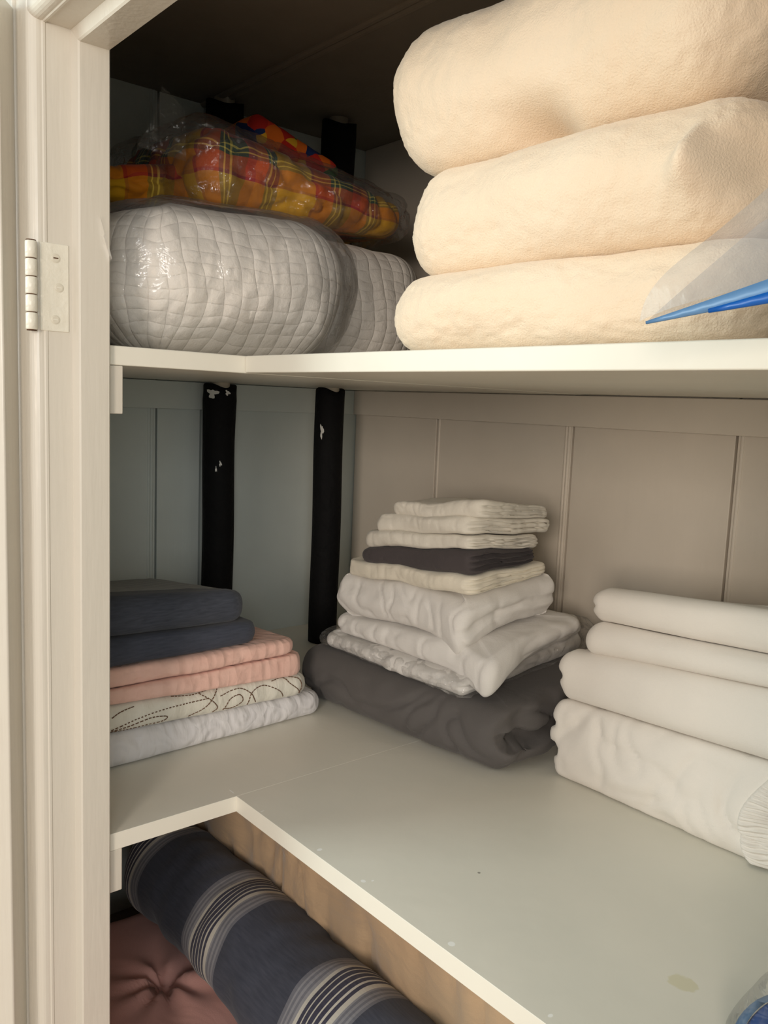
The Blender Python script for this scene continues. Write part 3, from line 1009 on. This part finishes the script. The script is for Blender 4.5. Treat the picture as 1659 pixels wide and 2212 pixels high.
# gathered elastic edge at the right end of the fitted sheet
fb_ = BVHTree.FromPolygons([tuple(Vector(v.co) + fitted.location) for v in fitted.data.vertices], [tuple(p.vertices) for p in fitted.data.polygons])
n1, n2 = 150, 30
vs, fs = [], []
for j in range(n1 + 1):
    t = j / n1
    for i in range(n2 + 1):
        u = i / n2
        y0 = 1.038 - .020 * math.sin(t * PI * .95 + .25) * (1 if t < .55 else 1.0) + .010 * (t - .5)
        y = y0 + (1.098 - y0) * u
        z = ZL + .004 + .098 * t
        h_ = fb_.ray_cast(Vector((.6, min(y, 1.075), z)), Vector((-1, 0, 0)))
        x = (h_[0].x if h_[0] is not None else .262) + .0015
        x += (.0042 * math.sin(PI * min(1, u * 2.2) ** .6) if u < .45 else .0042)
        x += (.0013 * math.sin(t * 150 + 4 * math.sin(u * 6 + t * 5) + 2 * math.sin(t * 23)) + .0008 * math.sin(t * 61 + 9 * u)) * min(1, u / .1)
        if u == 0: x -= .003
        vs.append((x, y, z))
for j in range(n1):
    for i in range(n2):
        a = j * (n2 + 1) + i
        fs.append((a, a + 1, a + n2 + 2, a + n2 + 1))
eo = mesh_obj('elastic_gather', vs, fs, M['white2'], SubParent(fitted, type('o', (), {'location': Vector((0, 0, 0))})()))
eo['label'] = 'gathered elastic edge'

# ------------------------------------------------------------------ below the lower shelf
PT = (.614, .395)


def pintuck(V, N):
    V = V.copy()
    for (cx, cy) in ((PT[0], PT[1]), (PT[0], PT[1] + .22), (PT[0] - .15, PT[1] - .12), (PT[0] - .02, PT[1] + .42)):
        dx, dy = V[:, 0] - cx, V[:, 1] - cy
        r_ = np.sqrt(dx * dx + dy * dy); a = np.arctan2(dy, dx)
        top = np.clip((V[:, 2] + .86) / .03, 0, 1)
        V[:, 2] += top * (-.026 * np.exp(-(r_ / .016) ** 2) + .0085 * np.sin(7 * a + 2 * np.sin(a)) * np.exp(-(r_ / .06) ** 2) * np.clip(r_ / .01, 0, 1))
    return V


fold('comforter', M['rose'], [(.10, .16), (.755, .19), (.755, 1.15), (.10, 1.15)], [ZF + .0005] * 4, [-.823, -.812, -.815, -.823],
     'dusty rose comforter with pinched tufts, below the lower shelf', 'comforter', e=.05, n=2.1, rc=.08, M_=420, rim=26, rings=60, wr=[(.008, (9, 9, 9))], seed=80, topmask=.8, extra=pintuck)


def roll_mesh(xc, zc, ax, az, y0, y1, seed, p=2.0, folds=0.0):
    nu, nv_ = 80, 150
    vs = []
    for j in range(nv_ + 1):
        t = j / nv_
        y = y0 + (y1 - y0) * t
        end = min(t, 1 - t) * (y1 - y0)
        k_ = math.sqrt(max(0.0, 1 - max(0, 1 - end / .07) ** 2.2))
        for i in range(nu):
            a = 2 * PI * i / nu
            ca, sa = math.cos(a), math.sin(a)
            vs.append((xc + ax * k_ * math.copysign(abs(ca) ** (2 / p), ca), y, zc + az * k_ * math.copysign(abs(sa) ** (2 / p), sa)))
    V = np.array(vs)
    d = .007 * perlin(V * 9 + seed) + .004 * perlin(V * np.array([18, 30, 18]) + seed)
    if folds:
        o_ = np.stack([perlin(V * 7 + 5), perlin(V * 7 + 11), perlin(V * 7 + 23)], 1)
        d = d - folds * (1 - np.minimum(1, np.abs(perlin(V * np.array([14, 17, 8]) + o_ * .9)) * 2.6)) ** 2
    V[:, 0] += d * (V[:, 0] - xc) / ax; V[:, 2] += d * (V[:, 2] - zc) / az
    fs = [(j * nu + i, j * nu + (i + 1) % nu, (j + 1) * nu + (i + 1) % nu, (j + 1) * nu + i) for j in range(nv_) for i in range(nu)]
    return V, [tuple(reversed(f)) for f in fs]


V_, F_ = roll_mesh(.525, -.748, .074, .072, .17, 1.20, 2.0)
tag(mesh_obj('rolled_comforter', V_, F_, M['stripe']), 'rolled navy comforter with pale stripe bands, below the lower shelf', 'comforter')
V_, F_ = roll_mesh(.340, -.660, .132, .153, .12, 1.20, 6.0, 3.6, .012)
tag(mesh_obj('velvet_blanket', V_, F_, M['taupe']), 'tan velvet blanket bundled behind the navy striped roll', 'blanket')

# ------------------------------------------------------------------ zip bags at the right edge
def ribbon(pts, w, up, thick, mat, name, parent, base):
    """flat strip following pts, widths w"""
    vs, fs = [], []
    n = len(pts)
    for p, ww in zip(pts, w):
        p = Vector(p); u = Vector(up).normalized()
        for sgn in (1, -1):
            vs.append(tuple(p + u * ww * .5 + Vector((thick, 0, 0)) * sgn * .5)); vs.append(tuple(p - u * ww * .5 + Vector((thick, 0, 0)) * sgn * .5))
    for i in range(n - 1):
        a, b = i * 4, (i + 1) * 4
        fs += [(a, a + 1, b + 1, b), (a + 3, a + 2, b + 2, b + 3), (a + 2, a, b, b + 2), (a + 1, a + 3, b + 3, b + 1)]
    fs += [(0, 2, 3, 1), ((n - 1) * 4, (n - 1) * 4 + 1, (n - 1) * 4 + 3, (n - 1) * 4 + 2)]
    return mesh_obj(name, vs, fs, mat, parent)


zb = empty('zip_bag', (.50, 1.30, ZUT)); tag(zb, 'clear zip bag with bright blue seal beside the cream blankets', 'bag')
# film: two walls of the bag mouth meeting at the left corner, body going back over the shelf
def film_patch(A, B, C_, D, out, n=20, sd=0.0):
    A, B, C_, D = map(Vector, (A, B, C_, D)); vs, fs = [], []
    for i in range(n + 1):
        for j in range(n + 1):
            u, v = i / n, j / n
            p = A.lerp(B, u).lerp(D.lerp(C_, u), v)
            p += Vector(out) * (math.sin(PI * u) * .5 + .5 * math.sin(PI * v) + .25 * math.sin(7 * u + 4 * v + sd)) * (1 - .3 * v)
            vs.append(tuple(p))
    for i in range(n):
        for j in range(n):
            a = i * (n + 1) + j
            fs.append((a, a + 1, a + n + 2, a + n + 1))
    return vs, fs


L0 = Vector((.700, 1.140, .0500))
R0 = Vector((.700, 1.300, .0830))
v1, f1 = film_patch(L0, R0, (.68, 1.30, .16), (.690, 1.178, .104), (.006, -.016, 0.004), sd=1)
mesh_obj('film', v1, f1, M['bagfilm'], zb)
v1, f1 = film_patch(L0, R0, (.66, 1.29, .15), (.675, 1.185, .100), (-.004, -.006, 0), sd=2)
mesh_obj('film', v1, f1, M['bagfilm'], zb)
zbv = fold_mesh([(.36, 1.19), (.612, 1.19), (.612, 1.40), (.36, 1.40)], [ZUT + .0008] * 4, [.15] * 4, e=.03, n=2, rc=.05, M_=140, rim=14, rings=8, wr=[(.005, (18, 18, 18))], seed=95)
mesh_obj('film', zbv[0], zbv[1], M['bagfilm'], zb, True, zbv[2])
pts = [L0.lerp(R0, t) + Vector((.004 * math.sin(PI * t), 0, -.002 * math.sin(PI * t))) for t in [i / 14 for i in range(15)]]
ribbon(pts, [.0015 + .011 * min(1, i / 8) for i in range(15)], (0, -.2, 1), .0012, M['ziplight'], 'zip_lip', zb, None)
pts2 = [p + Vector((.0018, .004, -.0022 - .0005 * i)) for i, p in enumerate(pts[3:])]
ribbon(pts2, [.002 + .006 * min(1, i / 5) for i in range(12)], (0, -.2, 1), .0016, M['zipdark'], 'zip_seal', zb, None)

z2 = empty('zip_bag', (.52, 1.22, ZL)); tag(z2, 'clear zip bag with blue edge lying on the lower shelf, bottom right corner', 'bag')
fb = fold_mesh([(.42, 1.128), (.575, 1.150), (.575, 1.40), (.42, 1.40)], [ZL + .0008] * 4, [ZL + .03] * 4, e=.014, n=2, rc=.05, M_=140, rim=14, rings=8, wr=[(.003, (20, 20, 20))], seed=90)
mesh_obj('film', fb[0], fb[1], M['film'], z2, True, fb[2])
arc = [(x, 1.1462 + (x - .505) ** 2 * 5, ZL + .020 - abs(x - .49) * .05) for x in [.60 - i * .009 for i in range(23)]]
ribbon([(p[0], p[1] + .0035, p[2] + .0006) for p in arc], [.007] * 23, (0, 1, .25), .0015, M['ziplight'], 'zip_lip', z2, None)
ribbon([(p[0], p[1] + .0135, p[2] + .002) for p in arc], [.013] * 23, (0, 1, .25), .002, M['zipdark'], 'zip_seal', z2, None)

# ------------------------------------------------------------------ camera
R_ = Vector((-0.76416515, 0.64373611, 0.04068706)); U_ = Vector((-0.05001997, -0.1220301, 0.99126518)); D_ = Vector((-0.64307824, -0.75545514, -0.12545081))
cam = bpy.data.cameras.new('camera'); co = bpy.data.objects.new('camera', cam); COL.objects.link(co)
m = Matrix(((R_.x, U_.x, -D_.x, 1.1065149), (R_.y, U_.y, -D_.y, 1.40547588), (R_.z, U_.z, -D_.z, 0), (0, 0, 0, 1)))
co.matrix_world = m
cam.sensor_fit = 'VERTICAL'; cam.sensor_height = 36; cam.sensor_width = 27
cam.lens = 1820.72 / 2212 * 36; cam.clip_start = .01
bpy.context.scene.camera = co

# ------------------------------------------------------------------ light
def area(name, loc, target, size, power, col):
    l = bpy.data.lights.new(name, 'AREA'); l.shape = 'RECTANGLE'; l.size, l.size_y = size; l.energy = power; l.color = col
    o = bpy.data.objects.new(name, l); COL.objects.link(o); o.location = loc
    o.rotation_euler = (Vector(target) - Vector(loc)).to_track_quat('-Z', 'Y').to_euler()
    return o


area('window_light', (2.58, 2.30, .20), (.3, .5, -.1), (.42, .55), 26, (1, .87, .745))
area('left_wall_fill_light', (2.05, 3.3, .35), (.45, .2, -.05), (.8, .9), 17, (1, .98, .94))  # added fill to lift the left wall; no known window stands here
area('side_window_light', (1.9, -.05, .35), (.85, .6, 0), (.4, .9), 13, (.86, 1, .97))
w = bpy.data.worlds.new('world'); bpy.context.scene.world = w; w.use_nodes = True
w.node_tree.nodes['Background'].inputs[0].default_value = (.95, .985, .97, 1)
w.node_tree.nodes['Background'].inputs[1].default_value = .74
vs_ = bpy.context.scene.view_settings
vs_.view_transform = 'Standard'; vs_.look = 'None'; vs_.exposure = 0; vs_.gamma = 1
